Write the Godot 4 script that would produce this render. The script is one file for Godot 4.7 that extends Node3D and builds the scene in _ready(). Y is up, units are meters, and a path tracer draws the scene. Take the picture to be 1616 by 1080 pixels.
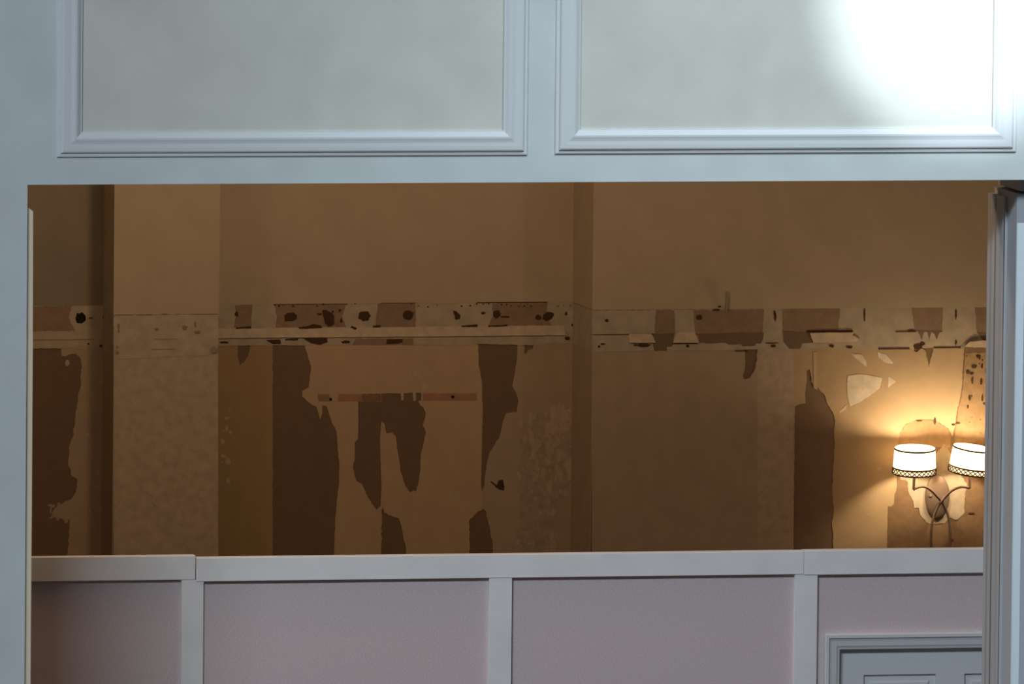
extends Node3D
# A big hall: a white panelled wall with a wide opening; behind it a batten-and-panel partition with a door,
# and behind that an old wall stripped of its crown trim and wallpaper, with one lit sconce.
# The camera stands far off, a little to the left and higher up, with a long lens.

const F := 18000.0            # focal length in pixels of the 1616 x 1080 frame
const YAW := 0.2
const PITCH := 0.088
const ROLL := 0.0100
const DIST := 36.8
const AIM := Vector3(0, 3.35, 0)

const Z_FRONT := 0.0          # face of the white wall
const Z_JAMB := -0.12         # face of the jamb posts behind it
const Z_PART := -1.60         # face of the partition's battens
const Z_RECESS := -3.45       # old wall, recessed bay
const Z_PILASTER := -3.22     # old wall, pilaster
const Z_RIGHT := -3.11        # old wall, projecting right part

var eye: Vector3
var fwd: Vector3
var rgt: Vector3
var upv: Vector3
var rng := RandomNumberGenerator.new()
var M := {}
var grain_fine: Texture2D
var grain_mid: Texture2D
var grain_big: Texture2D


func _ready() -> void:
	rng.seed = 20240607
	camera_and_light()
	materials()
	room_shell()
	front_wall()
	jambs()
	partition()
	old_wall()
	sconce()


func camera_and_light() -> void:
	fwd = Vector3(sin(YAW) * cos(PITCH), -sin(PITCH), -cos(YAW) * cos(PITCH))
	var r0 := Vector3(cos(YAW), 0, sin(YAW))
	var u0 := r0.cross(fwd)
	rgt = r0 * cos(ROLL) + u0 * sin(ROLL)
	upv = u0 * cos(ROLL) - r0 * sin(ROLL)
	eye = AIM - fwd * DIST
	var cam := Camera3D.new()
	cam.name = "camera"
	cam.transform = Transform3D(Basis(rgt, upv, -fwd), eye)
	cam.fov = rad_to_deg(2.0 * atan(540.0 / F))
	cam.near = 0.1
	cam.far = 200.0
	add_child(cam)
	cam.current = true

	var we := WorldEnvironment.new()
	we.name = "environment"
	var env := Environment.new()
	env.background_mode = Environment.BG_COLOR
	env.background_color = Color(0, 0, 0)
	env.tonemap_mode = Environment.TONE_MAPPER_LINEAR
	env.tonemap_exposure = 1.0
	env.sdfgi_enabled = true
	env.ssao_enabled = true
	env.ssil_enabled = true
	we.environment = env
	add_child(we)

	# the cool panel light of the hall, high up and left of the opening
	soft_panel(Vector3(-7.4, 12.0, 14.0), Vector3(0.0, 2.8, -0.6), 6.0, 1.4, Color(0.89, 0.955, 1.0), 152.0)
	# the stage spot that throws the bright disc on the upper right panel
	stage_spot(Vector3(2.6, 7.6, 6.5), px(1540, -52, Z_FRONT), 0.60, Color(0.92, 0.98, 1.0), 80.0, 0.7, "narrow black")
	# an added wide flood in place of the spot's spill on the right half
	stage_spot(Vector3(3.2, 12.5, 6.9), px(1850, 200, Z_FRONT), 3.7, Color(0.90, 0.98, 1.0), 92.0, 1.0, "added wide black")
	# flush warm ceiling lamps in the passage behind the white wall
	passage_lamp(Vector3(-0.35, 5.25, -1.25), Color(1.0, 0.83, 0.66), 1.33, 0.13, "middle")
	passage_lamp(Vector3(2.05, 5.3, -0.95), Color(1.0, 0.83, 0.66), 0.3, 0.06, "right end")
	passage_lamp(Vector3(-2.7, 5.3, -0.95), Color(1.0, 0.80, 0.60), 0.75, 0.2, "left end")



# ---------------------------------------------------------------- helpers

func px(x: float, y: float, z: float) -> Vector3:
	var d := fwd * F + rgt * (x - 808.0) - upv * (y - 540.0)
	return eye + d * ((z - eye.z) / d.z)


func rgb(r: float, g: float, b: float) -> Color:
	return Color(r / 255.0, g / 255.0, b / 255.0)


func noise_tex(freq: float, lo: float, hi: float, octaves: int, sd: int, size := 512) -> NoiseTexture2D:
	var n := FastNoiseLite.new()
	n.noise_type = FastNoiseLite.TYPE_SIMPLEX_SMOOTH
	n.seed = sd
	n.frequency = freq
	n.fractal_octaves = octaves
	var t := NoiseTexture2D.new()
	t.width = size
	t.height = size
	t.seamless = true
	t.noise = n
	var ramp := Gradient.new()
	ramp.set_color(0, Color(lo, lo, lo))
	ramp.set_color(1, Color(hi, hi, hi))
	t.color_ramp = ramp
	return t


func mat(c: Color, rough: float, tex: Texture2D = null, scale := 1.0, bump := 0.0, metal := 0.0) -> StandardMaterial3D:
	var m := StandardMaterial3D.new()
	m.albedo_color = c
	m.roughness = rough
	m.metallic = metal
	m.metallic_specular = 0.35
	if tex:
		m.albedo_texture = tex
		m.uv1_triplanar = true
		m.uv1_world_triplanar = true
		m.uv1_scale = Vector3(scale, scale, scale)
		if bump > 0.0:
			m.heightmap_enabled = true
			m.heightmap_texture = tex
			m.heightmap_scale = bump
	return m


func materials() -> void:
	grain_fine = noise_tex(0.05, 0.90, 1.0, 4, 3)
	grain_mid = noise_tex(0.02, 0.88, 1.0, 5, 11)
	grain_big = noise_tex(0.010, 0.955, 1.0, 4, 7)
	M.white = mat(rgb(208, 213, 216), 0.55, grain_big, 0.7)
	M.white_panel = mat(rgb(212, 211, 203), 0.65, grain_big, 0.7)
	M.molding = mat(rgb(212, 214, 219), 0.45)
	M.jamb = mat(rgb(196, 204, 212), 0.45)
	M.strip = mat(rgb(232, 214, 190), 0.6)  # warm light from the passage is put into this cream
	M.batten = mat(rgb(244, 245, 248), 0.55, grain_big, 0.7)
	M.cap = mat(rgb(244, 245, 248), 0.5, grain_big, 0.7)
	M.fabric = mat(rgb(226, 211, 214), 0.9, grain_fine, 5.0)
	M.door = mat(rgb(216, 219, 224), 0.5)
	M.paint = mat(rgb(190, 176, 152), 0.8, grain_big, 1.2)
	M.paint_alcove_shade = mat(rgb(148, 140, 124), 0.85, grain_big, 1.2)  # darker copy of the paint, carrying the shade of the alcove
	M.band = mat(rgb(194, 182, 162), 0.85, grain_mid, 1.5)
	M.band_brown = mat(rgb(158, 136, 114), 0.9, grain_mid, 2.0)
	M.ledge = mat(rgb(220, 204, 180), 0.8, grain_mid, 2.0)
	M.paper = mat(rgb(180, 163, 142), 0.85, grain_big, 1.6)
	M.paper_warm = mat(rgb(196, 173, 142), 0.85, grain_big, 1.6)
	M.paper_ochre = mat(rgb(174, 149, 110), 0.85, grain_big, 1.6)
	M.paper_grey = mat(rgb(196, 180, 158), 0.85, grain_mid, 2.0)
	M.paper_pink = mat(rgb(184, 142, 118), 0.85, grain_mid, 2.0)
	M.paper_tan = mat(rgb(186, 164, 132), 0.8, grain_big, 1.6)
	M.bare = mat(rgb(126, 106, 88), 0.95, grain_big, 2.5)
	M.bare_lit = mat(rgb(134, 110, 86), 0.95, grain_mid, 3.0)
	M.stripped = mat(rgb(166, 140, 108), 0.9, grain_mid, 3.0)
	M.skim = mat(rgb(184, 168, 150), 0.9, grain_mid, 2.0)
	M.spot = mat(rgb(84, 62, 46), 0.95, grain_mid, 3.0)
	M.hole = mat(rgb(38, 30, 26), 1.0)
	M.residue = mat(rgb(200, 184, 162), 0.9, grain_mid, 2.0)
	M.paper_pinkish = mat(rgb(198, 176, 152), 0.85, grain_big, 1.6)
	M.paper_brown = mat(rgb(150, 116, 90), 0.85, grain_mid, 2.0)
	M.residue_grey = mat(rgb(198, 182, 162), 0.9, grain_mid, 2.0)
	M.filler = mat(rgb(160, 152, 140), 0.9, grain_mid, 2.0)
	M.scrap = mat(rgb(228, 216, 198), 0.85, grain_mid, 2.0)
	M.cable = mat(rgb(150, 142, 132), 0.6)
	M.plaster = mat(rgb(188, 176, 158), 0.85, grain_mid, 2.0)
	M.bronze = mat(rgb(116, 101, 90), 0.4, null, 1.0, 0.0, 0.3)
	M.trim_dark = mat(rgb(62, 46, 36), 0.6)
	M.shade = mat(rgb(240, 226, 202), 0.85)
	M.shade.backlight_enabled = true
	M.shade.backlight = Color(0.95, 0.88, 0.76)
	M.shade.cull_mode = BaseMaterial3D.CULL_DISABLED
	M.dark_room = mat(rgb(120, 112, 106), 0.9)
	M.floor = mat(rgb(92, 66, 46), 0.6, grain_mid, 0.8)


func tag(o: Node3D, label := "", category := "", kind := "", group := "") -> Node3D:
	if label: o.set_meta("label", label)
	if category: o.set_meta("category", category)
	if kind: o.set_meta("kind", kind)
	if group: o.set_meta("group", group)
	return o


var used := {}

func numbered(called: String, parent: Node) -> String:
	var key := str(parent.get_instance_id()) + called
	var n: int = used.get(key, 0)
	used[key] = n + 1
	return called if n == 0 else "%s_%03d" % [called, n]


func put(called: String, mesh: Mesh, material: Material, parent: Node = null) -> MeshInstance3D:
	var p: Node = parent if parent else self
	var o := MeshInstance3D.new()
	o.name = numbered(called, p)
	o.mesh = mesh
	o.material_override = material
	p.add_child(o, true)
	return o


func tri(st: SurfaceTool, a: Vector3, b: Vector3, c: Vector3, n: Vector3) -> void:
	# front faces run clockwise seen from the side of n
	if (b - a).cross(c - a).dot(n) > 0.0:
		var t := b
		b = c
		c = t
	st.set_normal(n)
	st.add_vertex(a)
	st.set_normal(n)
	st.add_vertex(b)
	st.set_normal(n)
	st.add_vertex(c)


func quad(st: SurfaceTool, a: Vector3, b: Vector3, c: Vector3, d: Vector3, n: Vector3) -> void:
	tri(st, a, b, c, n)
	tri(st, a, c, d, n)


func begin() -> SurfaceTool:
	var st := SurfaceTool.new()
	st.begin(Mesh.PRIMITIVE_TRIANGLES)
	return st


func add_box(st: SurfaceTool, lo: Vector3, hi: Vector3, bevel := 0.0) -> void:
	# box, its long front edges chamfered when bevel > 0
	var b := bevel
	var x0 := lo.x
	var x1 := hi.x
	var y0 := lo.y
	var y1 := hi.y
	var z0 := lo.z
	var z1 := hi.z
	quad(st, Vector3(x0 + b, y0 + b, z1), Vector3(x1 - b, y0 + b, z1), Vector3(x1 - b, y1 - b, z1), Vector3(x0 + b, y1 - b, z1), Vector3.BACK)
	quad(st, Vector3(x0, y0, z0), Vector3(x1, y0, z0), Vector3(x1, y1, z0), Vector3(x0, y1, z0), Vector3.FORWARD)
	quad(st, Vector3(x0, y0, z0), Vector3(x0, y0, z1 - b), Vector3(x0, y1, z1 - b), Vector3(x0, y1, z0), Vector3.LEFT)
	quad(st, Vector3(x1, y0, z0), Vector3(x1, y0, z1 - b), Vector3(x1, y1, z1 - b), Vector3(x1, y1, z0), Vector3.RIGHT)
	quad(st, Vector3(x0, y1, z0), Vector3(x1, y1, z0), Vector3(x1, y1, z1 - b), Vector3(x0, y1, z1 - b), Vector3.UP)
	quad(st, Vector3(x0, y0, z0), Vector3(x1, y0, z0), Vector3(x1, y0, z1 - b), Vector3(x0, y0, z1 - b), Vector3.DOWN)
	if b > 0.0:
		quad(st, Vector3(x0, y0, z1 - b), Vector3(x0 + b, y0 + b, z1), Vector3(x0 + b, y1 - b, z1), Vector3(x0, y1, z1 - b), Vector3(-1, 0, 1).normalized())
		quad(st, Vector3(x1, y0, z1 - b), Vector3(x1 - b, y0 + b, z1), Vector3(x1 - b, y1 - b, z1), Vector3(x1, y1, z1 - b), Vector3(1, 0, 1).normalized())
		quad(st, Vector3(x0, y1, z1 - b), Vector3(x1, y1, z1 - b), Vector3(x1 - b, y1 - b, z1), Vector3(x0 + b, y1 - b, z1), Vector3(0, 1, 1).normalized())
		quad(st, Vector3(x0, y0, z1 - b), Vector3(x1, y0, z1 - b), Vector3(x1 - b, y0 + b, z1), Vector3(x0 + b, y0 + b, z1), Vector3(0, -1, 1).normalized())


func box(called: String, lo: Vector3, hi: Vector3, material: Material, parent: Node = null, bevel := 0.0) -> MeshInstance3D:
	var st := begin()
	add_box(st, lo, hi, bevel)
	return put(called, st.commit(), material, parent)


func poly(points: Array, z: float) -> PackedVector2Array:
	# points as x, y, x, y ... read off the photograph, laid on the wall plane at depth z
	var out := PackedVector2Array()
	for i in range(0, points.size(), 2):
		var v := px(points[i], points[i + 1], z)
		out.append(Vector2(v.x, v.y))
	return out


func torn(p: PackedVector2Array, amp := 0.0022, step := 0.008) -> PackedVector2Array:
	# a ragged version of an outline; less ragged where it would cross itself
	for t in 5:
		var p2 := ragged(p, amp * pow(0.55, t), step)
		if Geometry2D.triangulate_polygon(p2).size() == (p2.size() - 2) * 3:
			return p2
	return p


func ragged(p: PackedVector2Array, amp: float, step: float) -> PackedVector2Array:
	var out := PackedVector2Array()
	for i in p.size():
		var a := p[i]
		var b := p[(i + 1) % p.size()]
		var n := maxi(1, int(a.distance_to(b) / step))
		out.append(a)
		var across := (b - a).orthogonal().normalized()
		for k in range(1, n):
			out.append(a.lerp(b, float(k) / n) + across * rng.randf_range(-amp, amp))
	return out


func add_slab(st: SurfaceTool, p: PackedVector2Array, z: float, thick: float) -> void:
	var idx := Geometry2D.triangulate_polygon(p)
	for i in range(0, idx.size(), 3):
		var a := p[idx[i]]
		var b := p[idx[i + 1]]
		var c := p[idx[i + 2]]
		tri(st, Vector3(a.x, a.y, z + thick), Vector3(b.x, b.y, z + thick), Vector3(c.x, c.y, z + thick), Vector3.BACK)
	var turn := -1.0 if Geometry2D.is_polygon_clockwise(p) else 1.0
	for i in p.size():
		var a := p[i]
		var b := p[(i + 1) % p.size()]
		var e := b - a
		if e.length() < 1e-6:
			continue
		var n := Vector3(e.y, -e.x, 0).normalized() * turn
		quad(st, Vector3(a.x, a.y, z), Vector3(b.x, b.y, z), Vector3(b.x, b.y, z + thick), Vector3(a.x, a.y, z + thick), n)


func slab(called: String, p: PackedVector2Array, z: float, thick: float, material: Material, parent: Node) -> MeshInstance3D:
	var st := begin()
	add_slab(st, p, z, thick)
	return put(called, st.commit(), material, parent)


func blob(cx: float, cy: float, rx: float, ry: float, z: float, n := 14, rough := 0.18) -> PackedVector2Array:
	var pts := []
	for i in n:
		var a := TAU * i / n
		var k := 1.0 + rng.randf_range(-rough, rough)
		pts.append(cx + cos(a) * rx * k)
		pts.append(cy + sin(a) * ry * k)
	return poly(pts, z)


func cut(sheet: PackedVector2Array, holes: Array) -> Array:
	# the pieces of a sheet that are left when the holes are torn out of it
	var pieces := [sheet]
	for h in holes:
		var next := []
		for s in pieces:
			var r := Geometry2D.clip_polygons(s, h)
			var has_hole := false
			for q in r:
				if Geometry2D.is_polygon_clockwise(q) != Geometry2D.is_polygon_clockwise(s):
					has_hole = true
			if has_hole:
				var mid := Vector2.ZERO
				for v in h: mid += v
				mid /= h.size()
				for side in [-1.0, 1.0]:
					var half := PackedVector2Array([mid + Vector2(0, -9), mid + Vector2(9 * side, -9), mid + Vector2(9 * side, 9), mid + Vector2(0, 9)])
					for q in Geometry2D.intersect_polygons(s, half):
						for w in Geometry2D.clip_polygons(q, h):
							next.append(w)
			else:
				for q in r:
					if q.size() > 2: next.append(q)
		pieces = next
	return pieces


func add_tube(st: SurfaceTool, path: PackedVector3Array, radius: float, sides := 10, flat := 1.0) -> void:
	# a swept bar; flat < 1 makes it thinner across its bending plane
	var rings := []
	for i in path.size():
		var t := (path[mini(i + 1, path.size() - 1)] - path[maxi(i - 1, 0)]).normalized()
		var s := t.cross(Vector3.BACK).normalized()
		if s.length() < 0.5: s = Vector3.RIGHT
		var u := s.cross(t).normalized()
		var ring := []
		for k in sides:
			var a := TAU * k / sides
			ring.append([path[i] + (s * cos(a) * flat + u * sin(a)) * radius, (s * cos(a) / flat + u * sin(a)).normalized()])
		rings.append(ring)
	for i in path.size() - 1:
		for k in sides:
			var a = rings[i][k]
			var b = rings[i][(k + 1) % sides]
			var c = rings[i + 1][(k + 1) % sides]
			var d = rings[i + 1][k]
			smooth_quad(st, a, b, c, d)
	for e in [[0, -1.0], [path.size() - 1, 1.0]]:
		var n: Vector3 = (path[1] - path[0]).normalized() * -1.0 if e[0] == 0 else (path[-1] - path[-2]).normalized()
		for k in sides:
			tri(st, path[e[0]], rings[e[0]][k][0], rings[e[0]][(k + 1) % sides][0], n)


func smooth_quad(st: SurfaceTool, a, b, c, d) -> void:
	for t in [[a, b, c], [a, c, d]]:
		var p: Array = t
		var n: Vector3 = p[0][1] + p[1][1] + p[2][1]
		if (p[1][0] - p[0][0]).cross(p[2][0] - p[0][0]).dot(n) > 0.0:
			p = [p[0], p[2], p[1]]
		for v in p:
			st.set_normal(v[1])
			st.add_vertex(v[0])


func add_lathe(st: SurfaceTool, profile: Array, sides := 40, sx := 1.0) -> void:
	# profile of [radius, height] turned round the y axis
	var rows := []
	for i in profile.size():
		var p0: Vector2 = profile[maxi(i - 1, 0)]
		var p1: Vector2 = profile[mini(i + 1, profile.size() - 1)]
		var t := (p1 - p0).normalized()
		var row := []
		for k in sides:
			var a := TAU * k / sides
			var n := Vector3(cos(a) * t.y, -t.x, sin(a) * t.y).normalized()
			row.append([Vector3(cos(a) * profile[i].x * sx, profile[i].y, sin(a) * profile[i].x), n])
		rows.append(row)
	for i in profile.size() - 1:
		for k in sides:
			smooth_quad(st, rows[i][k], rows[i][(k + 1) % sides], rows[i + 1][(k + 1) % sides], rows[i + 1][k])


# ---------------------------------------------------------------- lamps of the hall

func lamp_mat(c: Color, e: float) -> StandardMaterial3D:
	var m := mat(rgb(240, 240, 240), 0.5)
	m.emission_enabled = true
	m.emission = c
	m.emission_energy_multiplier = e
	return m


func soft_panel(at: Vector3, aim: Vector3, w: float, h: float, c: Color, energy: float) -> void:
	var t := Node3D.new()
	t.name = "panel_lamp"
	add_child(t)
	t.look_at_from_position(at, aim)
	tag(t, "flat rectangular hall lamp with a cool white face hung under the ceiling", "lamp")
	box("housing", Vector3(-w / 2 - 0.04, -h / 2 - 0.04, 0.02), Vector3(w / 2 + 0.04, h / 2 + 0.04, 0.12), M_dark(), t)
	box("lamp_face", Vector3(-w / 2, -h / 2, 0.005), Vector3(w / 2, h / 2, 0.02), lamp_mat(c, 2.0), t)
	var top := t.to_local(Vector3(at.x, 13.0, at.z))
	var st := begin()
	add_tube(st, PackedVector3Array([Vector3(0, 0, 0.1), top]), 0.02)
	put("hanger", st.commit(), M_dark(), t)
	var l := AreaLight3D.new()
	l.name = "panel_light"
	l.area_size = Vector2(w, h)
	l.area_normalize_energy = true
	l.light_color = c
	l.light_energy = energy
	l.light_size = 0.5
	l.area_range = 60.0
	l.shadow_enabled = true
	t.add_child(l)


var dark_mat: StandardMaterial3D

func M_dark() -> StandardMaterial3D:
	if dark_mat == null:
		dark_mat = mat(rgb(40, 40, 42), 0.6)
	return dark_mat


func stage_spot(at: Vector3, aim: Vector3, radius: float, c: Color, energy: float, blend: float, kind: String) -> void:
	var t := Node3D.new()
	t.name = numbered("stage_spotlight", self)
	add_child(t)
	t.look_at_from_position(at, aim)
	tag(t, kind + " stage spotlight hung under the hall ceiling, aimed at the white wall", "spotlight")
	var st := begin()
	add_lathe(st, [Vector2(0.0, -0.30), Vector2(0.08, -0.30), Vector2(0.09, -0.28), Vector2(0.09, 0.0), Vector2(0.11, 0.02), Vector2(0.11, 0.14), Vector2(0.10, 0.14), Vector2(0.10, 0.03)], 24)
	var barrel := put("barrel", st.commit(), M_dark(), t)
	barrel.rotation.x = -PI / 2
	st = begin()
	add_lathe(st, [Vector2(0.0, 0.0), Vector2(0.098, 0.0), Vector2(0.098, 0.01), Vector2(0.0, 0.01)], 24)
	var lens := put("lamp_lens", st.commit(), lamp_mat(c, 3.0), t)
	lens.rotation.x = -PI / 2
	lens.position.z = -0.05
	st = begin()
	add_tube(st, PackedVector3Array([Vector3(0, 0, 0.15), t.to_local(Vector3(at.x, 13.0, at.z))]), 0.02)
	put("hanger", st.commit(), M_dark(), t)
	var l := SpotLight3D.new()
	l.name = "stage_light"
	l.position.z = -0.16
	l.spot_angle = rad_to_deg(atan(radius / at.distance_to(aim)))
	l.spot_angle_attenuation = blend
	l.spot_range = 60.0
	l.spot_attenuation = 2.0
	l.light_size = 0.03
	l.light_color = c
	l.light_energy = energy
	l.shadow_enabled = true
	t.add_child(l)


func passage_lamp(at: Vector3, c: Color, energy: float, size: float, end: String) -> void:
	var t := Node3D.new()
	t.name = numbered("ceiling_lamp", self)
	add_child(t)
	t.position = at
	tag(t, "round warm ceiling lamp behind the white wall, at the %s of the passage" % end, "lamp", "", "passage ceiling lamps")
	var st := begin()
	add_lathe(st, [Vector2(0.0, 0.20), Vector2(0.15, 0.20), Vector2(0.15, 0.12), Vector2(0.13, 0.10)], 24)
	put("canopy", st.commit(), M_dark(), t)
	st = begin()
	add_lathe(st, [Vector2(0.13, 0.10), Vector2(0.13, 0.06), Vector2(0.10, -0.05), Vector2(0.05, -0.09), Vector2(0.0, -0.10)], 24)
	put("lamp_globe", st.commit(), lamp_mat(c, 2.0), t)
	var l := OmniLight3D.new()
	l.name = "lamp_light"
	l.light_size = size
	l.omni_range = 40.0
	l.omni_attenuation = 2.0
	l.light_color = c
	l.light_energy = energy
	l.shadow_enabled = true
	t.add_child(l)


# ---------------------------------------------------------------- shell of the hall

func room_shell() -> void:
	tag(box("floor", Vector3(-11, -0.3, -3.9), Vector3(11, 0, 41), M.floor), "dark brown wooden floor of the hall", "floor", "structure")
	tag(box("ceiling", Vector3(-11, 13.0, -0.43), Vector3(11, 13.3, 41), M.dark_room), "high grey ceiling over the hall in front", "ceiling", "structure")
	tag(box("ceiling", Vector3(-11, 5.5, -3.9), Vector3(11, 5.8, -0.43), M.dark_room), "lower grey ceiling over the passage behind the white wall", "ceiling", "structure")
	tag(box("wall_left", Vector3(-11.3, 0, -3.9), Vector3(-11, 13.3, 41), M.dark_room), "plain grey side wall left of the hall", "wall", "structure")
	tag(box("wall_right", Vector3(11, 0, -3.9), Vector3(11.3, 13.3, 41), M.dark_room), "plain grey side wall right of the hall", "wall", "structure")
	tag(box("wall_rear", Vector3(-11, 0, 41), Vector3(11, 13.3, 41.3), M.dark_room), "plain grey end wall behind the viewer", "wall", "structure")


# ---------------------------------------------------------------- the white panelled wall in front

func front_wall() -> void:
	var head := px(808, 288, Z_FRONT).y          # underside of the header
	var xl := px(41.5, 600, Z_FRONT).x           # left edge of the opening
	var xr := px(1640, 600, Z_FRONT).x
	var st := begin()
	add_box(st, Vector3(-11, 0, -0.03), Vector3(xl, 13.0, Z_FRONT))
	add_box(st, Vector3(-11, 0, Z_JAMB), Vector3(px(34, 600, Z_JAMB).x, 13.0, -0.03))
	add_box(st, Vector3(xr, 0, Z_JAMB), Vector3(11, 13.0, Z_FRONT))
	add_box(st, Vector3(xl, head, Z_JAMB), Vector3(xr, 13.0, Z_FRONT))
	add_box(st, Vector3(-11, 0, -0.43), Vector3(px(30, 600, Z_JAMB).x, 13.0, Z_JAMB))
	add_box(st, Vector3(px(30, 600, Z_JAMB).x, head + 0.002, -0.43), Vector3(11, 13.0, Z_JAMB))
	var w := put("wall_front", st.commit(), M.white)
	tag(w, "white painted wall with raised panel mouldings above a wide opening", "wall", "structure")
	for f in [[90.0, 832.5, 246.5], [876.5, 1604.0, 241.5]]:
		var mid: float = (f[0] + f[1]) / 2
		var lo := px(f[0], 150, Z_FRONT)
		var hi := px(f[1], 150, Z_FRONT)
		panel_frame(w, lo.x, hi.x, px(mid, f[2], Z_FRONT).y, px(mid, f[2], Z_FRONT).y + 1.7)


func panel_frame(w: Node, x0: float, x1: float, y0: float, y1: float) -> void:
	box("panel_field", Vector3(x0 + 0.07, y0 + 0.07, Z_FRONT - 0.01), Vector3(x1 - 0.07, y1 - 0.07, Z_FRONT + 0.0015), M.white_panel, w)
	var prof := [Vector2(0, 0), Vector2(0, 0.005), Vector2(0.003, 0.007), Vector2(0.008, 0.0075), Vector2(0.0095, 0.0065), Vector2(0.011, 0.0075), Vector2(0.015, 0.0145), Vector2(0.019, 0.0165), Vector2(0.030, 0.0170), Vector2(0.042, 0.0165), Vector2(0.050, 0.0180), Vector2(0.055, 0.0195), Vector2(0.061, 0.0195), Vector2(0.067, 0.0165), Vector2(0.073, 0.0115), Vector2(0.077, 0.0095), Vector2(0.080, 0.009), Vector2(0.080, 0.0)]
	var frame := Node3D.new()
	frame.name = numbered("panel_moulding", w)
	w.add_child(frame, true)
	for side in 4:
		var st := begin()
		for i in prof.size() - 1:
			var q := []
			for e in [[i, 0], [i, 1], [i + 1, 1], [i + 1, 0]]:
				var u: float = prof[e[0]].x
				var z: float = Z_FRONT + prof[e[0]].y
				var xa := x0 + u
				var xb := x1 - u
				var ya := y0 + u
				var yb := y1 - u
				var c = [[Vector2(xa, ya), Vector2(xb, ya)], [Vector2(xb, ya), Vector2(xb, yb)], [Vector2(xb, yb), Vector2(xa, yb)], [Vector2(xa, yb), Vector2(xa, ya)]][side][e[1]]
				q.append(Vector3(c.x, c.y, z))
			var n: Vector3 = (q[1] - q[0]).cross(q[3] - q[0]).normalized()
			if n.z < 0.0 or (absf(n.z) < 1e-4 and i == 0 and n.dot(q[0] - Vector3((x0 + x1) / 2, (y0 + y1) / 2, 0)) < 0.0): n = -n
			quad(st, q[0], q[1], q[2], q[3], n)
		put("moulding_rail", st.commit(), M.molding, frame)


# ---------------------------------------------------------------- jamb posts behind the white wall

func jambs() -> void:
	var head := px(808, 288, Z_FRONT).y
	# right jamb: a deep lining that shows its left side, with a stepped casing along its rear edge
	var xj := px(1600, 700, Z_JAMB).x
	var t := Node3D.new()
	t.name = "trim_1"
	add_child(t)
	tag(t, "grey-blue right jamb of the opening with a stepped casing", "trim", "structure")
	var top := px(1602, 306, Z_JAMB).y
	box("jamb_post", Vector3(xj, 0, -0.43), Vector3(xj + 1.2, top, Z_JAMB), M.jamb, t, 0.003)
	box("jamb_block", Vector3(xj + 0.012, top + 0.008, -0.43), Vector3(xj + 1.2, head + 0.001, Z_JAMB - 0.004), M.jamb, t)
	var st := begin()
	# casing profile, across z, projecting to the left of the jamb
	var prof := [[-0.25, 0.0], [-0.25, 0.008], [-0.254, 0.0105], [-0.285, 0.0105], [-0.300, 0.0125], [-0.345, 0.0135], [-0.350, 0.017], [-0.385, 0.018], [-0.395, 0.021], [-0.43, 0.0215], [-0.43, 0.0]]
	for i in prof.size() - 1:
		var a = prof[i]
		var b = prof[i + 1]
		var n := Vector3(-(a[0] - b[0]), 0, -(b[1] - a[1]))
		if n.length() < 1e-6: continue
		n = n.normalized()
		if i == 0: n = Vector3.BACK
		quad(st, Vector3(xj - a[1], 0, a[0]), Vector3(xj - b[1], 0, b[0]), Vector3(xj - b[1], top - 0.02, b[0]), Vector3(xj - a[1], top - 0.02, a[0]), n)
	for i in prof.size() - 1:
		var a = prof[i]
		var b = prof[i + 1]
		quad(st, Vector3(xj, top - 0.02, a[0]), Vector3(xj, top - 0.02, b[0]), Vector3(xj - b[1], top - 0.02, b[0]), Vector3(xj - a[1], top - 0.02, a[0]), Vector3.UP)
	put("jamb_casing", st.commit(), M.jamb, t)
	# left jamb: only a sliver of its face looks out past the white wall, cut aslant on top in place of the header's shadow
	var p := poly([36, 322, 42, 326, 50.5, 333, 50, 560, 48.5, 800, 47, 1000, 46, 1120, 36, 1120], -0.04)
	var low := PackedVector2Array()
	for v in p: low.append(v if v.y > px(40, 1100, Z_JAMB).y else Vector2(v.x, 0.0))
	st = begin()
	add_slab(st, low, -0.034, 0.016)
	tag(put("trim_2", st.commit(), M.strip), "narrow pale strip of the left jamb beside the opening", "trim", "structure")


# ---------------------------------------------------------------- the partition with battens, panels and a door

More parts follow.
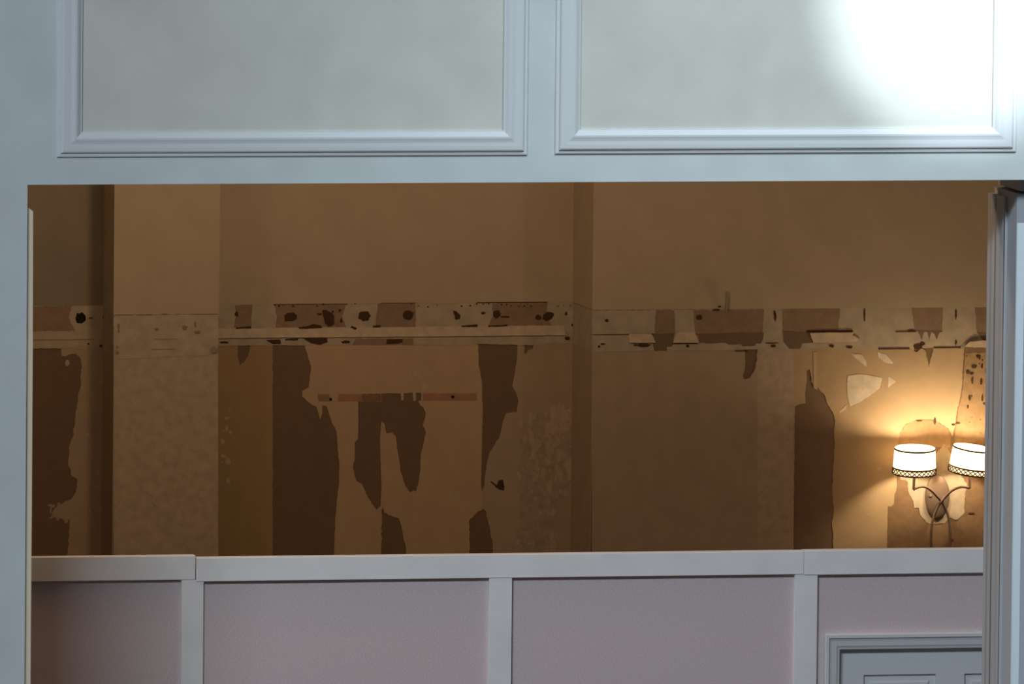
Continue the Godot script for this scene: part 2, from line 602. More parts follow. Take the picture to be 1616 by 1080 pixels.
func partition() -> void:
	var z1 := Z_PART
	var zp := Z_PART - 0.018
	var w := Node3D.new()
	w.name = "wall_middle"
	add_child(w)
	tag(w, "low partition of grey-pink panels framed by white battens", "wall", "structure")
	var cap_y0 := px(700, 913.5, z1).y
	var cap_y1 := px(700, 876.5, z1).y
	var capl_y0 := px(290, 915.5, z1).y
	var capl_y1 := px(290, 877.5, z1).y
	var capr_y1 := px(1420, 867.5, z1).y
	var capr_y0 := px(1420, 906.0, z1).y
	var x0 := -3.2
	var xb := [px(286, 1000, z1).x, px(321, 1000, z1).x, px(771.5, 1000, z1).x, px(807.5, 1000, z1).x, px(1253.5, 1000, z1).x, px(1289.5, 1000, z1).x]
	var xs := px(308.2, 900, z1).x               # joint of the left cap rail
	var xt := px(1268.5, 890, z1).x              # joint of the right cap rail
	var x9 := 3.2
	var door_x0 := px(1301.5, 1040, z1).x
	var door_top := px(1430, 999.5, z1).y
	var door_x1 := px(1700, 1040, z1).x
	# panels
	box("wall_panel", Vector3(x0, 0, zp - 0.02), Vector3(xb[0] + 0.01, capl_y1 - 0.004, zp), M.fabric, w)
	box("wall_panel", Vector3(xb[1] - 0.01, 0, zp - 0.02), Vector3(xb[2] + 0.01, cap_y1 - 0.004, zp), M.fabric, w)
	box("wall_panel", Vector3(xb[3] - 0.01, 0, zp - 0.02), Vector3(xb[4] + 0.01, cap_y1 - 0.004, zp), M.fabric, w)
	var st := begin()
	add_box(st, Vector3(xb[5] - 0.01, door_top - 0.02, zp - 0.02), Vector3(x9, capr_y1 - 0.004, zp))
	add_box(st, Vector3(xb[5] - 0.01, 0, zp - 0.02), Vector3(door_x0 + 0.03, door_top - 0.02, zp))
	add_box(st, Vector3(door_x1 - 0.03, 0, zp - 0.02), Vector3(x9, door_top - 0.02, zp))
	put("wall_panel", st.commit(), M.fabric, w)
	# battens
	box("batten", Vector3(xb[0], 0, zp - 0.02), Vector3(xb[1], capl_y0 - 0.0008, z1), M.batten, w, 0.0012)
	box("batten", Vector3(xb[2], 0, zp - 0.02), Vector3(xb[3], cap_y0 + 0.0005, z1), M.batten, w, 0.0012)
	box("batten", Vector3(xb[4], 0, zp - 0.02), Vector3(xb[5], cap_y0 + 0.0006, z1 - 0.0005), M.batten, w, 0.0012)
	# cap rails: three lengths that do not quite meet
	box("cap_rail", Vector3(x0, capl_y0, zp - 0.026), Vector3(xs, capl_y1, z1 + 0.001), M.cap, w, 0.0015)
	box("cap_rail", Vector3(xs + 0.003, cap_y0, zp - 0.026), Vector3(xt, cap_y1, z1 + 0.003), M.cap, w, 0.0015)
	box("cap_rail", Vector3(xt + 0.001, capr_y0, zp - 0.026), Vector3(x9, capr_y1, z1 + 0.0035), M.cap, w, 0.0015)

	# door: a casing and a panelled leaf, top part in view
	var d := Node3D.new()
	d.name = "door_1"
	add_child(d)
	tag(d, "white panelled door in a moulded casing, set in the partition", "door", "structure")
	var cw := 0.0545
	var prof := [Vector2(0, 0), Vector2(0, 0.020), Vector2(0.004, 0.024), Vector2(0.014, 0.024), Vector2(0.018, 0.017), Vector2(0.026, 0.014), Vector2(0.042, 0.012), Vector2(0.048, 0.008), Vector2(cw, 0.006), Vector2(cw, -0.03)]
	for side in 3:
		st = begin()
		for i in prof.size() - 1:
			var q := []
			for e in [[i, 0], [i, 1], [i + 1, 1], [i + 1, 0]]:
				var u: float = prof[e[0]].x
				var c = [[Vector2(door_x0 + u, 0), Vector2(door_x0 + u, door_top - u)], [Vector2(door_x0 + u, door_top - u), Vector2(door_x1 - u, door_top - u)], [Vector2(door_x1 - u, door_top - u), Vector2(door_x1 - u, 0)]][side][e[1]]
				q.append(Vector3(c.x, c.y, zp + prof[e[0]].y))
			var n: Vector3 = (q[1] - q[0]).cross(q[3] - q[0]).normalized()
			var inward := Vector3([1, 0, -1][side], [0, -1, 0][side], 0)
			if n.z < -1e-4: n = -n
			elif absf(n.z) <= 1e-4: n = -inward if i == 0 else inward
			quad(st, q[0], q[1], q[2], q[3], n)
		put("door_casing", st.commit(), M.door, d)
	var zl := zp - 0.022
	var leaf_l := door_x0 + cw
	var leaf_r := door_x1 - cw
	var leaf_t := door_top - cw
	# leaf: stiles and rails round two columns of recessed panels
	var s1 := px(1363, 1070, zl).x
	var s2 := px(1477, 1070, zl).x
	var s3 := px(1522, 1070, zl).x
	var s4 := s3 + (s2 - s1)
	var pt := px(1420, 1065, zl).y
	st = begin()
	add_box(st, Vector3(leaf_l, 0.01, zl - 0.035), Vector3(s1, leaf_t - 0.003, zl))
	add_box(st, Vector3(s2, 0.01, zl - 0.035), Vector3(s3, pt, zl))
	add_box(st, Vector3(s4, 0.01, zl - 0.035), Vector3(leaf_r, leaf_t - 0.003, zl))
	add_box(st, Vector3(s1, pt, zl - 0.035), Vector3(s4, leaf_t - 0.003, zl))
	for y in [[0.01, 0.22], [0.95, 1.1]]:
		for s in [[s1, s2], [s3, s4]]:
			add_box(st, Vector3(s[0], y[0], zl - 0.035), Vector3(s[1], y[1], zl))
	var leaf := put("door_leaf", st.commit(), M.door, d)
	for y in [[0.22, 0.95], [1.1, pt]]:
		for s in [[s1, s2], [s3, s4]]:
			st = begin()
			add_box(st, Vector3(s[0], y[0], zl - 0.03), Vector3(s[1], y[1], zl - 0.010))
			add_box(st, Vector3(s[0] + 0.022, y[0] + 0.022, zl - 0.011), Vector3(s[1] - 0.022, y[1] - 0.022, zl - 0.003), 0.006)
			put("door_panel", st.commit(), M.door, leaf)


# ---------------------------------------------------------------- the old wall, stripped of trim and paper

func bare(w: Node, pts: Array, z: float, material: Material, amp := 0.0026) -> PackedVector2Array:
	# a place where paper has been torn away: returns its outline, and lays the dark ground in it
	var p := torn(poly(pts, z), amp)
	slab("bare_patch", p, z - 0.001, 0.0016, material, w)
	return p


func sheets(w: Node, seams: Array, y0: float, y1: float, z: float, mats: Array, holes: Array) -> void:
	for i in seams.size() - 1:
		var strip := poly([seams[i], y0, seams[i + 1], y0, seams[i + 1], y1, seams[i], y1], z)
		var st := begin()
		for piece in cut(strip, holes):
			add_slab(st, piece, z - 0.001, 0.0035)
		put("wallpaper_strip", st.commit(), mats[i], w)


func spots(w: Node, called: String, list: Array, z: float, thick: float, material: Material) -> void:
	for s in list:
		slab(called, blob(s[0], s[1], s[2], s[3], z), z, thick, material, w)


func flecks(w: Node, called: String, x0: float, y0: float, x1: float, y1: float, n: int, r: float, z: float, material: Material) -> void:
	# crumbs of paste and plaster left on the wall, nobody could count them
	var st := begin()
	for i in n:
		var k := rng.randf() * rng.randf()
		var rr := r * (0.25 + k)
		add_slab(st, blob(rng.randf_range(x0, x1), rng.randf_range(y0, y1), rr * rng.randf_range(0.5, 1.1), rr * rng.randf_range(0.6, 1.8), z, 9, 0.4), z - 0.0002, 0.0006 + 0.0006 * float(i) / n)
	tag(put(called, st.commit(), material, w), "", "", "stuff")


func old_wall() -> void:
	var w := Node3D.new()
	w.name = "wall_back"
	add_child(w)
	tag(w, "old tan wall with torn wallpaper and a scarred band where trim was removed", "wall", "structure")
	var zr := Z_RECESS
	var zq := Z_PILASTER
	var zw := Z_RIGHT
	var xq0 := px(180, 600, zq).x
	var xq1 := px(343, 600, zq).x
	var xw := px(935, 600, zw).x
	# the body of the wall: bay, pilaster and projecting right part, all bare ground colour
	var st := begin()
	add_box(st, Vector3(-11, 0, -3.9), Vector3(xw + 0.1, 5.5, zr))
	add_box(st, Vector3(xq0, 0, zr - 0.05), Vector3(xq1, 5.5, zq))
	add_box(st, Vector3(xw, 0, zr - 0.05), Vector3(11, 5.5, zw))
	put("wall_ground", st.commit(), M.bare, w)

	# painted plaster above the band
	var t := 0.004
	box("painted_plaster", Vector3(-4, px(100, 482.5, zr).y, zr), Vector3(xq0, 5.4, zr + t), M.paint_alcove_shade, w)
	var yq := px(260, 496.0, zq).y
	st = begin()
	add_box(st, Vector3(xq0 - t, yq, zq), Vector3(xq1 + t, 5.4, zq + t))
	add_box(st, Vector3(xq0 - t, yq, zr), Vector3(xq0, 5.4, zq))
	add_box(st, Vector3(xq1, yq, zr), Vector3(xq1 + t, 5.4, zq))
	put("painted_plaster", st.commit(), M.paint, w)
	box("painted_plaster", Vector3(xq1 + t, px(640, 479.0, zr).y, zr), Vector3(xw, 5.4, zr + t), M.paint, w)
	var yw := px(1200, 487.5, zw).y
	st = begin()
	add_box(st, Vector3(xw - t, yw, zw), Vector3(5, 5.4, zw + t))
	add_box(st, Vector3(xw - t, yw, zr + t), Vector3(xw, 5.4, zw))
	put("painted_plaster", st.commit(), M.paint, w)

	bay(w, zr, xq1, xw)
	alcove(w, zr, xq0)
	pilaster(w, zq, zr, xq0, xq1)
	right_part(w, zw, zr, xw)


func alcove(w: Node, z: float, xq0: float) -> void:
	var t := 0.0025
	slab("trim_band", torn(poly([-250, 484, 175, 481, 175, 545, 158, 548, 128, 546, 110, 550, -250, 551], z), 0.0012), z - 0.001, t + 0.0018, M.band, w)
	slab("brown_patch", torn(poly([-60, 485, 114, 483, 108, 500, 118, 522, -60, 524], z), 0.002), z, t + 0.0014, M.band_brown, w)
	spots(w, "drill_hole", [[127, 502, 8.5, 8.5]], z, t + 0.0018, M.hole)
	spots(w, "nail_hole", [[143, 502, 3.5, 1.2], [163, 501, 1.5, 3], [166, 526, 3, 2], [159, 546, 2.4, 2.4], [139, 543, 1.8, 1.6]], z, t + 0.0018, M.spot)
	box("scar_shade_line", Vector3(px(50, 536, z).x, px(80, 537, z).y, z), Vector3(px(150, 536, z).x, px(80, 536, z).y, z + t + 0.0018), M.band_brown, w)
	var h := bare(w, [-250, 551, 96, 550, 97, 562, 104, 563, 112, 559, 120, 559, 127, 566, 129, 577, 127, 592, 128, 604, 123, 628, 119, 655, 115, 690, 109, 705, 107, 728, 113, 752, 122, 757, 120, 776, 112, 788, 100, 794, 90, 799, 82, 810, 86, 817, 110, 821, 108, 850, 106, 905, -250, 905], z, M.bare)
	sheets(w, [-260, 176], 538, 905, z, [M.paper], [h])
	spots(w, "paper_scrap", [[106, 573, 3.5, 4.5]], z, 0.002, M.residue)
	flecks(w, "paste_residue", 80, 795, 112, 822, 22, 6, z + 0.001, M.paper)
	flecks(w, "paste_residue", 128, 600, 160, 840, 24, 4, z + 0.0025, M.paper_grey)


func pilaster(w: Node, z: float, zr: float, xq0: float, xq1: float) -> void:
	var t := 0.0025
	var y1 := px(260, 496.5, z).y
	var y0 := px(260, 564, z).y
	slab("trim_band", torn(poly([179, 497, 344, 496, 344, 548, 330, 561, 300, 563, 262, 562, 232, 566, 179, 567], z), 0.0014), z - 0.001, t + 0.0018, M.band, w)
	box("trim_band", Vector3(xq0 - t, y0, zr), Vector3(xq0, y1, z + t), M.band, w)
	box("wallpaper_strip", Vector3(xq0 - t, 1.8, zr), Vector3(xq0, y0, z), M.paper, w)
	sheets(w, [179, 262, 344], 545, 905, z, [M.paper_grey, M.paper_grey], [])
	spots(w, "scar_mark", [[187, 515, 2.5, 5], [187, 523, 2, 3], [247, 520, 3.5, 2.5], [291, 517, 4.5, 4], [308, 512, 2, 5], [311, 525, 5.5, 3], [185, 557, 3, 3], [185, 548, 2, 2], [260, 496, 5, 1.4]], z, t + 0.0016, M.band_brown)
	for s in [[243, 280, 535], [238, 275, 551], [300, 343, 496], [180, 210, 497], [215, 240, 497]]:
		box("scar_shade_line", Vector3(px(s[0], s[2], z).x, px(s[0], s[2] + 1.0, z).y, z), Vector3(px(s[1], s[2], z).x, px(s[0], s[2], z).y, z + t + 0.0016), M.band_brown, w)
	spots(w, "filler_smear", [[337, 553, 7, 6]], z, t + 0.0018, M.filler)
	flecks(w, "paste_residue", 194, 600, 258, 870, 90, 9, z + 0.0025, M.residue_grey)
	flecks(w, "paste_residue", 262, 700, 330, 870, 50, 8, z + 0.0025, M.residue_grey)


func bay(w: Node, z: float, xq1: float, xw: float) -> void:
	var t := 0.0025
	slab("trim_band", torn(poly([343, 480, 500, 479, 700, 477.5, 925, 476, 925, 541, 880, 541, 842, 545, 752, 543, 720, 546, 660, 544, 652, 545, 560, 544, 430, 545, 343, 546], z), 0.0012), z - 0.001, t + 0.0018, M.band, w)
	var b := t + 0.0014
	for pts in [
		[371, 482, 398, 481, 396, 500, 397, 517, 369, 517, 372, 500],
		[432, 480, 546, 480, 540, 500, 546, 516, 434, 517, 437, 500],
		[596, 479, 655, 479, 656, 516, 592, 516],
		[776, 479, 864, 478, 862, 500, 870, 513, 770, 514, 778, 498],
		[652, 534, 620, 534, 560, 535, 556, 544, 652, 544]]:
		slab("brown_patch", torn(poly(pts, z), 0.0016), z, b, M.band_brown, w)
	# knots of old adhesive and drill holes
	for pts in [
		[448, 498, 453, 494, 463, 493, 468, 497, 468, 503, 462, 506, 449, 507],
		[508, 490, 514, 489, 522, 493, 527, 498, 527, 512, 518, 515, 512, 509, 510, 500],
		[714, 490, 720, 491, 726, 497, 725, 503, 718, 504, 717, 498],
		[857, 497, 864, 492, 871, 493, 874, 496, 870, 502, 862, 507, 856, 504]]:
		slab("adhesive_blob", torn(poly(pts, z), 0.001, 0.006), z, b + 0.002, M.spot, w)
	spots(w, "adhesive_blob", [[574.5, 498.5, 9.5, 8.5], [644, 497, 8.5, 7.8], [783.5, 495.5, 6.5, 7], [849, 501, 4.5, 4.5], [373, 496, 3, 4], [525, 492, 2, 2], [536, 490, 2.2, 2.4], [538, 506, 2, 3.5], [504, 496, 4, 1.5], [797, 500, 7, 1.6], [762, 494, 3.5, 2], [893, 495, 2, 3], [904, 513, 2.5, 3], [895, 534, 4, 2.8], [921, 499, 1.5, 4]], z, b + 0.001, M.spot)
	var dots := []
	for x in [649, 660, 675, 690, 728, 742, 752, 762, 771, 791, 799, 806, 819, 827, 838, 880, 889, 900, 433, 440, 447, 462, 470, 478, 500, 510, 547, 560]:
		dots.append([x, 483 + rng.randf_range(-4, 2), rng.randf_range(0.7, 1.8), rng.randf_range(0.7, 1.6)])
	spots(w, "nail_hole", dots, z, b + 0.0008, M.spot)
	for s in [[752, 864, 477, 1.2], [432, 546, 480, 1.0], [600, 655, 478, 1.0]]:
		box("scar_shade_line", Vector3(px(s[0], s[2], z).x, px(s[0], s[2] + s[3], z).y, z), Vector3(px(s[1], s[2], z).x, px(s[0], s[2], z).y, z + 0.0045), M.spot, w)
	# the pale ledge left standing along the band
	slab("ledge_strip", torn(poly([343, 519, 420, 518.5, 470, 518, 560, 517.5, 700, 516, 890, 514.5, 892, 529, 700, 531, 560, 532, 430, 533, 343, 534], z), 0.0006), z, 0.007, M.ledge, w)
	for pts in [[470, 517, 488, 514, 494, 511, 506, 514, 508, 518, 472, 519], [372, 517, 395, 515, 396, 518, 372, 519], [555, 514, 563, 518, 560, 521, 553, 517], [588, 514, 600, 513, 600, 516, 588, 516], [728, 514, 753, 512, 753, 516, 728, 516], [770, 514, 800, 512.5, 800, 515, 770, 516]]:
		slab("adhesive_smear", torn(poly(pts, z), 0.0008, 0.006), z, 0.0076, M.spot, w)
	for pts in [[420, 537, 428, 536, 442, 536, 443, 543, 430, 543], [450, 535, 470, 534, 470, 537, 450, 537.5], [478, 534, 516, 534, 517, 540, 504, 544, 491, 542], [538, 539, 545, 537, 552, 538, 551, 542, 540, 542], [610, 536, 635, 535, 635, 541, 622, 543, 609, 543], [346, 539, 360, 539, 359, 542, 348, 542]]:
		slab("adhesive_smear", torn(poly(pts, z), 0.001, 0.006), z, 0.0045, M.spot, w)

	# torn places in the wallpaper below the band
	var h := []
	h.append(bare(w, [376, 540, 394, 540, 394, 552, 392, 560, 386, 571, 378, 578, 375, 563], z, M.bare))
	h.append(bare(w, [430, 545, 481, 545.5, 487, 568, 491, 578, 489, 597, 487, 612, 477, 617, 477, 626, 485, 633.5, 493, 640, 499, 642, 503, 655, 505.5, 662, 507.5, 655, 509, 640, 515, 641, 519, 653, 525.5, 671, 531.5, 682, 533, 711, 535.5, 733, 535, 764, 531, 795, 529, 822, 528, 847, 526.5, 905, 430, 905], z, M.bare, 0.0014))
	h.append(bare(w, [565, 634.5, 602, 634.5, 602, 621, 632, 621, 633, 632, 636.5, 632, 637, 621, 651, 620, 652, 633, 656, 633, 656.5, 620, 664.5, 620, 665, 632, 660, 633.5, 663.5, 640.5, 668.5, 643.5, 672, 654, 667, 671, 672, 682, 669, 698, 664, 718, 663, 744, 660, 764, 656.5, 776, 652, 774, 647.5, 777.5, 639, 766.5, 632, 744, 628, 718, 624.5, 689, 619, 683, 609, 684, 606.5, 669, 602.2, 665.5, 600, 684, 600, 713, 602, 764, 601, 798, 594, 805.5, 581, 786.5, 571, 764, 562, 759, 556.5, 738, 560, 720, 560, 698, 565, 692], z, M.bare, 0.0012))
	h.append(bare(w, [604, 800, 606.5, 810, 616.5, 814, 629, 818, 633, 829, 635.5, 842, 640, 862, 641, 905, 601.5, 905, 602, 806], z, M.bare))
	h.append(bare(w, [752, 536, 776, 533, 776, 543, 817, 543, 816, 564, 812, 591, 808, 609, 814, 619, 818, 633, 815, 651, 799, 652, 793, 667, 788, 691, 781, 701, 772, 715.5, 768, 733, 764, 767, 761, 776, 759, 768, 760, 729, 762, 640, 761, 633, 760, 603, 755, 572, 754.5, 546], z, M.bare, 0.0014))
	h.append(bare(w, [762, 803, 767, 807, 770, 824, 774, 838, 777, 853, 779, 905, 740, 905, 741, 847, 740, 822, 748, 813], z, M.bare))
	h.append(bare(w, [822.5, 532, 838, 532, 839, 540, 842, 546, 840, 551.5, 834, 552, 830.5, 558, 826.5, 557.5, 827, 546], z, M.bare))
	sheets(w, [343, 430, 602, 760, 925], 537, 905, z, [M.paper_ochre, M.paper_warm, M.paper_warm, M.paper], h)
	# the pink strip of an older paper, with two screw holes and a nick
	for pts in [[534, 622, 571, 622, 571, 633, 533, 633.5], [667, 620.5, 752, 621, 752, 632, 667, 632]]:
		slab("pink_paper_strip", torn(poly(pts, z), 0.001), z, 0.0034, M.paper_pink, w)
	slab("pink_paper_strip", torn(poly([571, 622, 601, 621.5, 601, 633.5, 571, 633.5], z), 0.001), z, 0.0033, M.paper_brown, w)
	slab("bare_patch", torn(poly([501, 622, 520, 622.5, 520, 633, 503, 633.5], z), 0.001), z, 0.0033, M.band_brown, w)
	spots(w, "screw_hole", [[521.5, 630, 2.2, 2.6], [714, 626.5, 2.6, 2.6]], z, 0.004, M.hole)
	slab("bare_patch", torn(poly([773, 760, 776, 760, 784, 766, 786, 759, 793, 757, 796, 768, 795, 775, 786, 772, 782, 769], z), 0.001, 0.006), z, 0.0033, M.spot, w)
	flecks(w, "paste_residue", 350, 640, 364, 800, 14, 4.5, z + 0.0025, M.residue)
	flecks(w, "paste_residue", 645, 585, 678, 612, 20, 5, z + 0.0025, M.residue)
	slab("skim_coat", torn(poly([822, 660, 850, 652, 880, 655, 896, 648, 906, 652, 905, 700, 907, 760, 896, 790, 880, 800, 870, 840, 858, 905, 812, 905, 814, 840, 822, 800, 818, 740], z), 0.004), z, 0.0029, M.skim, w)
	flecks(w, "paste_residue", 816, 655, 880, 872, 110, 6, z + 0.0029, M.residue)
	flecks(w, "paste_residue", 866, 645, 906, 790, 50, 8, z + 0.0029, M.residue)
	flecks(w, "paste_residue", 690, 770, 745, 795, 10, 3, z + 0.0025, M.residue)


func right_part(w: Node, z: float, zr: float, xw: float) -> void:
	var t := 0.0025
	var b := t + 0.0014
	var yb0 := px(1000, 554, z).y
	var yb1 := px(1000, 489, z).y
	slab("trim_band", torn(poly([934, 490, 1100, 488.5, 1300, 486, 1700, 481, 1700, 549, 1516, 548, 1434, 550, 1386, 550, 1230, 550, 1150, 553, 1026, 553, 990, 555, 934, 556], z), 0.0012), z - 0.001, t + 0.0018, M.band, w)
	box("trim_band", Vector3(xw - t, yb0, zr), Vector3(xw, yb1, z + t), M.band, w)
	box("wallpaper_strip", Vector3(xw - t, 1.8, zr), Vector3(xw, yb0, z + 0.001), M.paper, w)
	for pts in [
		[1035, 490, 1064, 490, 1065, 527, 1033, 527],
		[1094, 490, 1205, 488, 1203, 527, 1097, 527],
		[1235, 488, 1326, 485.5, 1322, 520, 1276, 524, 1235, 524],
		[1438, 485, 1488, 484, 1486, 524, 1444, 524],
		[1538, 484, 1700, 482, 1700, 524, 1541, 525]]:
		slab("brown_patch", torn(poly(pts, z), 0.0016), z, b, M.band_brown, w)
	for pts in [
		[1029, 527, 1064, 526, 1062, 540, 1060, 547, 1052, 547, 1052, 553, 1032, 553, 1030, 544, 1034, 540],
		[1095, 527, 1148, 525.5, 1205, 525, 1204, 532, 1201, 542, 1193, 542, 1190, 546, 1172, 546.5, 1168, 543, 1150, 544, 1144, 541, 1125, 542, 1103, 541, 1101, 530],
		[1235, 522, 1262, 524, 1276, 524, 1283, 541, 1265, 542, 1263, 550, 1245, 550, 1237, 541],
		[1441, 522, 1448, 523, 1454, 537, 1458, 524, 1463, 524, 1466, 537, 1469, 524, 1474, 527, 1478, 537, 1482, 525, 1487, 524, 1487, 522],
		[1541, 525, 1700, 524, 1700, 537, 1551, 537]]:
		slab("dark_patch", torn(poly(pts, z), 0.0014), z, b + 0.0004, M.bare, w)
	spots(w, "scar_mark", [[957, 506, 3, 2.5], [1016, 545, 9, 3], [951, 543, 4, 1.2], [945, 547, 2, 2], [1085, 546, 2.5, 2.5], [1103, 501, 5, 4], [1220, 546, 4, 2.4], [1223, 500, 2, 7], [1222, 494, 1.5, 4], [1130, 489, 6, 2], [1135, 484, 3, 1.6], [1364, 497, 1.4, 10], [1508, 496, 1.3, 8], [1508, 541, 1.6, 4], [1448, 547, 7, 4], [1455, 543, 4, 3], [1438, 522, 6, 1.5], [1312, 546, 4, 2.5], [1340, 548, 5, 2]], z, b + 0.0006, M.spot)
	for s in [[990, 1032, 527, 1.6], [935, 990, 528, 0.8], [1000, 1026, 543.5, 2.2], [1208, 1228, 541, 1.2], [1386, 1435, 549.5, 2.2], [1413, 1445, 523, 1.5], [1272, 1345, 521.5, 3.4], [1060, 1100, 542, 1.2], [1160, 1180, 553, 1.4], [1473, 1516, 548, 1.6]]:  # scars, plus one shadow painted along the top of the pale splinter
		box("scar_shade_line", Vector3(px(s[0], s[2], z).x, px(s[0], s[2] + s[3], z).y, z), Vector3(px(s[1], s[2], z).x, px(s[0], s[2], z).y, z + b + 0.0007), M.spot, w)
	# splinters of pale trim still nailed on
	for pts in [[1277, 525.5, 1347, 524.5, 1345, 529, 1357, 535, 1350, 539, 1283, 541], [1070, 525, 1096, 525, 1102, 541, 1062, 541], [992, 527.5, 1027, 527, 1034, 541, 992, 541]]:
		slab("trim_splinter", torn(poly(pts, z), 0.0008), z, 0.008, M.ledge, w)
	slab("trim_splinter", torn(poly([1522, 546, 1530, 539, 1566, 537, 1700, 537, 1700, 551, 1540, 548], z), 0.0014), z, 0.010, M.ledge, w)
	slab("filler_smear", torn(poly([1513, 550, 1522, 540, 1536, 528, 1542, 530, 1543, 535, 1530, 539, 1522, 550], z), 0.001, 0.006), z, 0.0042, M.filler, w)

	var h := []
	h.append(bare(w, [1185.5, 544, 1195, 544, 1194, 570, 1191.5, 582.5, 1183.5, 596, 1174.5, 599, 1172.5, 596, 1175.5, 580, 1174.5, 545], z, M.bare))
	h.append(bare(w, [1273, 585, 1277, 583, 1279, 589, 1281, 604, 1288, 609, 1294, 617, 1302, 625, 1305, 637, 1313, 649, 1318, 664, 1316, 683, 1317, 700, 1315, 741, 1313, 775, 1315.5, 806, 1312.5, 830, 1315, 842, 1313, 905, 1251, 905, 1252, 866, 1254, 642, 1262, 638, 1271, 637, 1270.5, 618, 1273, 600], z, M.bare, 0.0014))
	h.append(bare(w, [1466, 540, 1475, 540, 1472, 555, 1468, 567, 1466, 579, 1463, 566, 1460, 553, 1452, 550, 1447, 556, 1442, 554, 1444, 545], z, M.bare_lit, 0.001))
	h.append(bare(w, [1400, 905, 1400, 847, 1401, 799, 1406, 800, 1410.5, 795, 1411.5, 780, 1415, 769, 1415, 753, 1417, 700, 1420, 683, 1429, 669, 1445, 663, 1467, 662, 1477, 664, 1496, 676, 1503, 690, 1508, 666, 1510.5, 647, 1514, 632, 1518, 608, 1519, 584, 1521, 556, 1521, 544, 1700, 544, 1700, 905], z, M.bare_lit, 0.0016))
	sheets(w, [934, 1195, 1252, 1286, 1700], 543, 905, z, [M.paper, M.paper_grey, M.paper_tan, M.paper_tan], h)
	# places where the paste came off cleaner and the ground is paler
	for pts in [
		[1417, 697, 1421, 684, 1429, 670, 1445, 664, 1467, 663, 1477, 665, 1495, 677, 1501, 690, 1500, 706, 1416, 706],
		[1523, 557, 1700, 557, 1700, 700, 1508, 704, 1506, 692, 1510, 668, 1512, 648, 1516, 632, 1520, 608, 1521, 584]]:
		slab("stripped_patch", torn(poly(pts, z), 0.0016), z, 0.0011, M.stripped, w)
	slab("wallpaper_seam", torn(poly([1283, 556, 1289, 556, 1288, 600, 1290, 616, 1284, 612], z), 0.0008), z, 0.0034, M.paper_pinkish, w)
	# scraps of pale backing paper
	for pts in [
		[1338, 593, 1355, 590.5, 1374, 593, 1384, 595, 1392, 596.5, 1388, 613, 1374.5, 623, 1358, 634, 1341, 642, 1337, 625, 1336, 608.5],
		[1324, 650, 1336, 638.5, 1334.5, 647, 1326, 652],
		[1343, 558, 1360, 560, 1367, 572, 1367.5, 579.5, 1350, 566],
		[1384, 555.5, 1398.5, 560, 1409, 572, 1408, 575, 1396, 572, 1386.5, 565],
		[1401, 594, 1414, 602.5, 1401, 612]]:
		slab("paper_scrap", torn(poly(pts, z), 0.0012, 0.006), z, 0.0034, M.scrap, w)
	slab("plaster_patch", torn(poly([1420, 756, 1432, 760, 1434, 778, 1441, 791, 1442, 802, 1450, 802, 1452, 813, 1461, 824, 1467, 827, 1491, 826, 1498, 817, 1510, 821, 1522, 809.5, 1521.5, 798.5, 1522.5, 780, 1526, 765, 1516, 750, 1514, 725, 1500, 716, 1490, 700, 1478, 716, 1430, 724], z), 0.0016), z, 0.0022, M.plaster, w)
	spots(w, "scar_mark", [[1450, 664, 5, 1.5], [1475, 664, 2, 6], [1511, 668, 4, 1.6], [1504, 670, 3, 2], [1533, 590, 3, 1.5], [1537, 579, 4, 2.4], [1527, 588, 3, 3], [1543, 563, 3, 2], [1530, 628, 2, 4], [1534, 600, 1.5, 6], [1548, 603, 1.5, 5], [1550, 628, 1.5, 6], [1556, 585, 1.5, 5], [1533, 810, 5, 1.5], [1503, 853, 2, 2]], z, 0.003, M.spot)
	flecks(w, "paste_residue", 1524, 560, 1566, 690, 20, 2.6, z + 0.0012, M.spot)
	flecks(w, "paste_residue", 1196, 620, 1250, 870, 60, 5, z + 0.0025, M.residue_grey)
	flecks(w, "paste_residue", 1324, 700, 1396, 860, 14, 3.5, z + 0.0025, M.paper_grey)
	# a stub of cable poking out of the plaster above the band
	var st := begin()
	var pth := PackedVector3Array()
	for p in [[1145.5, 492, 0.004], [1146, 484, 0.012], [1147, 470, 0.014], [1147, 460, 0.012]]:
		pth.append(px(p[0], p[1], z + p[2]))
	add_tube(st, pth, 0.0045, 8)
	var c := tag(put("cable_stub", st.commit(), M.cable), "short grey stub of cable sticking up above the stripped band on the right", "cable")


# ---------------------------------------------------------------- the sconce

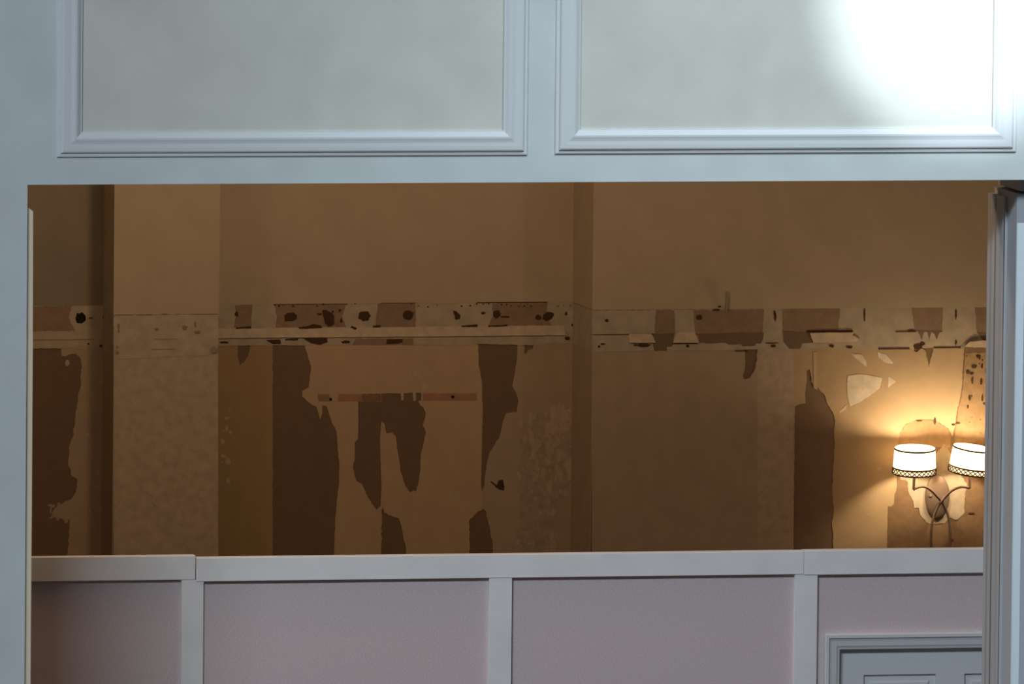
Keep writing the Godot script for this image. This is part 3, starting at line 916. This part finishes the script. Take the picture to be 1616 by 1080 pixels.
func sconce() -> void:
	var z := Z_RIGHT
	var c := px(1478.5, 784, z)
	c.z = z + 0.003
	var t := Node3D.new()
	t.name = "wall_sconce"
	add_child(t)
	t.position = c
	tag(t, "twin-arm bronze wall sconce with two lit cream drum shades", "wall lamp")
	var s := DIST / F * 1.083                     # metres per pixel at that depth
	# oval backplate, domed
	var st := begin()
	add_lathe(st, [Vector2(0.0445, 0.0), Vector2(0.0445, 0.004), Vector2(0.043, 0.008), Vector2(0.036, 0.012), Vector2(0.022, 0.0155), Vector2(0.010, 0.017), Vector2(0.0, 0.0172)], 48, 1.0)
	var plate := put("backplate", st.commit(), M.bronze, t)
	plate.rotation.x = PI / 2
	plate.scale = Vector3(1.0, 1.0, 1.78)
	st = begin()
	add_lathe(st, [Vector2(0.006, 0.0), Vector2(0.006, 0.004), Vector2(0.004, 0.007), Vector2(0.0, 0.008)], 16)
	var nut := put("cap_nut", st.commit(), M.bronze, t)
	nut.rotation.x = PI / 2
	nut.position = Vector3(-0.028, 0.004, 0.011)
	# where the parts stand in front of the wall, seen along the line of sight
	var zs := 0.125
	var za := 0.055
	for side in [-1.0, 1.0]:
		var pts := [[1442, 773, zs], [1449, 769.5, 0.118], [1458, 768.5, 0.106], [1468, 773, 0.090], [1477, 782, 0.070], [1486, 792, za], [1492, 803, 0.050], [1496.5, 816, 0.048], [1499, 832, 0.048], [1499.5, 850, 0.048], [1499, 880, 0.048], [1495, 905, 0.046], [1486, 925, 0.043], [1481, 932, 0.040]]
		if side > 0: pts = [[1530.5, 771, zs], [1525, 769.5, 0.118], [1516, 769, 0.106], [1505, 773, 0.090], [1495, 781, 0.070], [1486.5, 791, za + 0.007], [1479, 803, 0.052], [1473, 818, 0.048], [1470, 833, 0.048], [1469, 850, 0.048], [1469.5, 880, 0.048], [1473, 905, 0.046], [1479, 925, 0.043], [1481, 932, 0.034]]
		var cv := Curve3D.new()
		for p in pts: cv.add_point(px(p[0], p[1], z + p[2]) - c)
		for i in range(1, pts.size() - 1):
			var d := (cv.get_point_position(i + 1) - cv.get_point_position(i - 1)) / 6.0
			cv.set_point_in(i, -d)
			cv.set_point_out(i, d)
		st = begin()
		add_tube(st, cv.tessellate(4, 3), 0.0048, 10, 1.0)
		put("arm", st.commit(), M.bronze, t)
	# socket post that ties the crossing arms to the plate
	st = begin()
	add_tube(st, PackedVector3Array([px(1483, 792, z + 0.004) - c, px(1486, 792, z + 0.058) - c]), 0.006, 12)
	put("post", st.commit(), M.bronze, t)
	# shades
	for k in 2:
		var foot := px([1442.0, 1530.5][k], [773.0, 771.0][k], z + zs) - c
		var mid := px([1442.8, 1530.2][k], [747.0, 746.0][k], z + zs) - c
		st = begin()
		add_tube(st, PackedVector3Array([foot, mid.lerp(foot, 0.1)]), 0.0052, 12)
		put("stem", st.commit(), M.bronze, t)
		var hgt := 0.090
		var r0 := 0.0770
		var r1 := 0.0715
		st = begin()
		add_lathe(st, [Vector2(r0, 0), Vector2(r1, hgt)], 56)
		var shade := put("lamp_shade", st.commit(), M.shade, t)
		shade.position = mid
		shade.rotation = Vector3(deg_to_rad(6.0), 0, deg_to_rad([0.5, -6.5][k]))
		# dark rims and the plaited braid round the foot
		for rim in [["rim_band", hgt - 0.0052, hgt + 0.0008], ["braid_edge", 0.0180, 0.0238], ["braid_edge", -0.0015, 0.0034]]:
			st = begin()
			var ra: float = lerpf(r0, r1, rim[1] / hgt)
			var rb: float = lerpf(r0, r1, rim[2] / hgt)
			add_lathe(st, [Vector2(ra - 0.0006, rim[1]), Vector2(ra + 0.0018, rim[1]), Vector2(rb + 0.0018, rim[2]), Vector2(rb - 0.0006, rim[2])], 56)
			put(rim[0], st.commit(), M.trim_dark, shade)
		st = begin()
		var n := 28
		for i in n:
			for dir in [-1.0, 1.0]:
				var p := PackedVector3Array()
				for q in 5:
					var a: float = TAU * (i + dir * (q / 4.0 - 0.5) * 1.0) / n
					var y := lerpf(0.0025, 0.0180, q / 4.0)
					var r := lerpf(r0, r1, y / hgt) + 0.0012
					p.append(Vector3(cos(a) * r, y, sin(a) * r))
				add_tube(st, p, 0.0020, 5)
		put("braid", st.commit(), M.trim_dark, shade)
		# spider, socket and bulb
		st = begin()
		add_tube(st, PackedVector3Array([Vector3(0, -0.004, 0), Vector3(0, 0.024, 0)]), 0.010, 14)
		put("socket", st.commit(), M.bronze, shade)
		st = begin()
		for i in 3:
			var a := TAU * i / 3.0 + 0.4
			add_tube(st, PackedVector3Array([Vector3(0, 0.012, 0), Vector3(cos(a) * r0 * 0.99, 0.012, sin(a) * r0 * 0.99)]), 0.0012, 6)
		put("shade_spider", st.commit(), M.bronze, shade)
		st = begin()
		add_lathe(st, [Vector2(0.0, 0.024), Vector2(0.010, 0.024), Vector2(0.013, 0.034), Vector2(0.020, 0.046), Vector2(0.022, 0.062), Vector2(0.020, 0.072), Vector2(0.011, 0.081), Vector2(0.0, 0.084)], 20)
		put("lamp_bulb", st.commit(), lamp_mat(Color(1.0, 0.86, 0.64), 6.0), shade)
		var l := OmniLight3D.new()
		l.name = "bulb_light"
		l.position = Vector3(0, 0.068, 0)
		l.light_size = 0.018
		l.omni_range = 40.0
		l.omni_attenuation = 2.0
		l.light_color = Color(1.0, 0.87, 0.69)
		l.light_energy = SCONCE
		l.shadow_enabled = true
		shade.add_child(l)


const SCONCE := 0.105
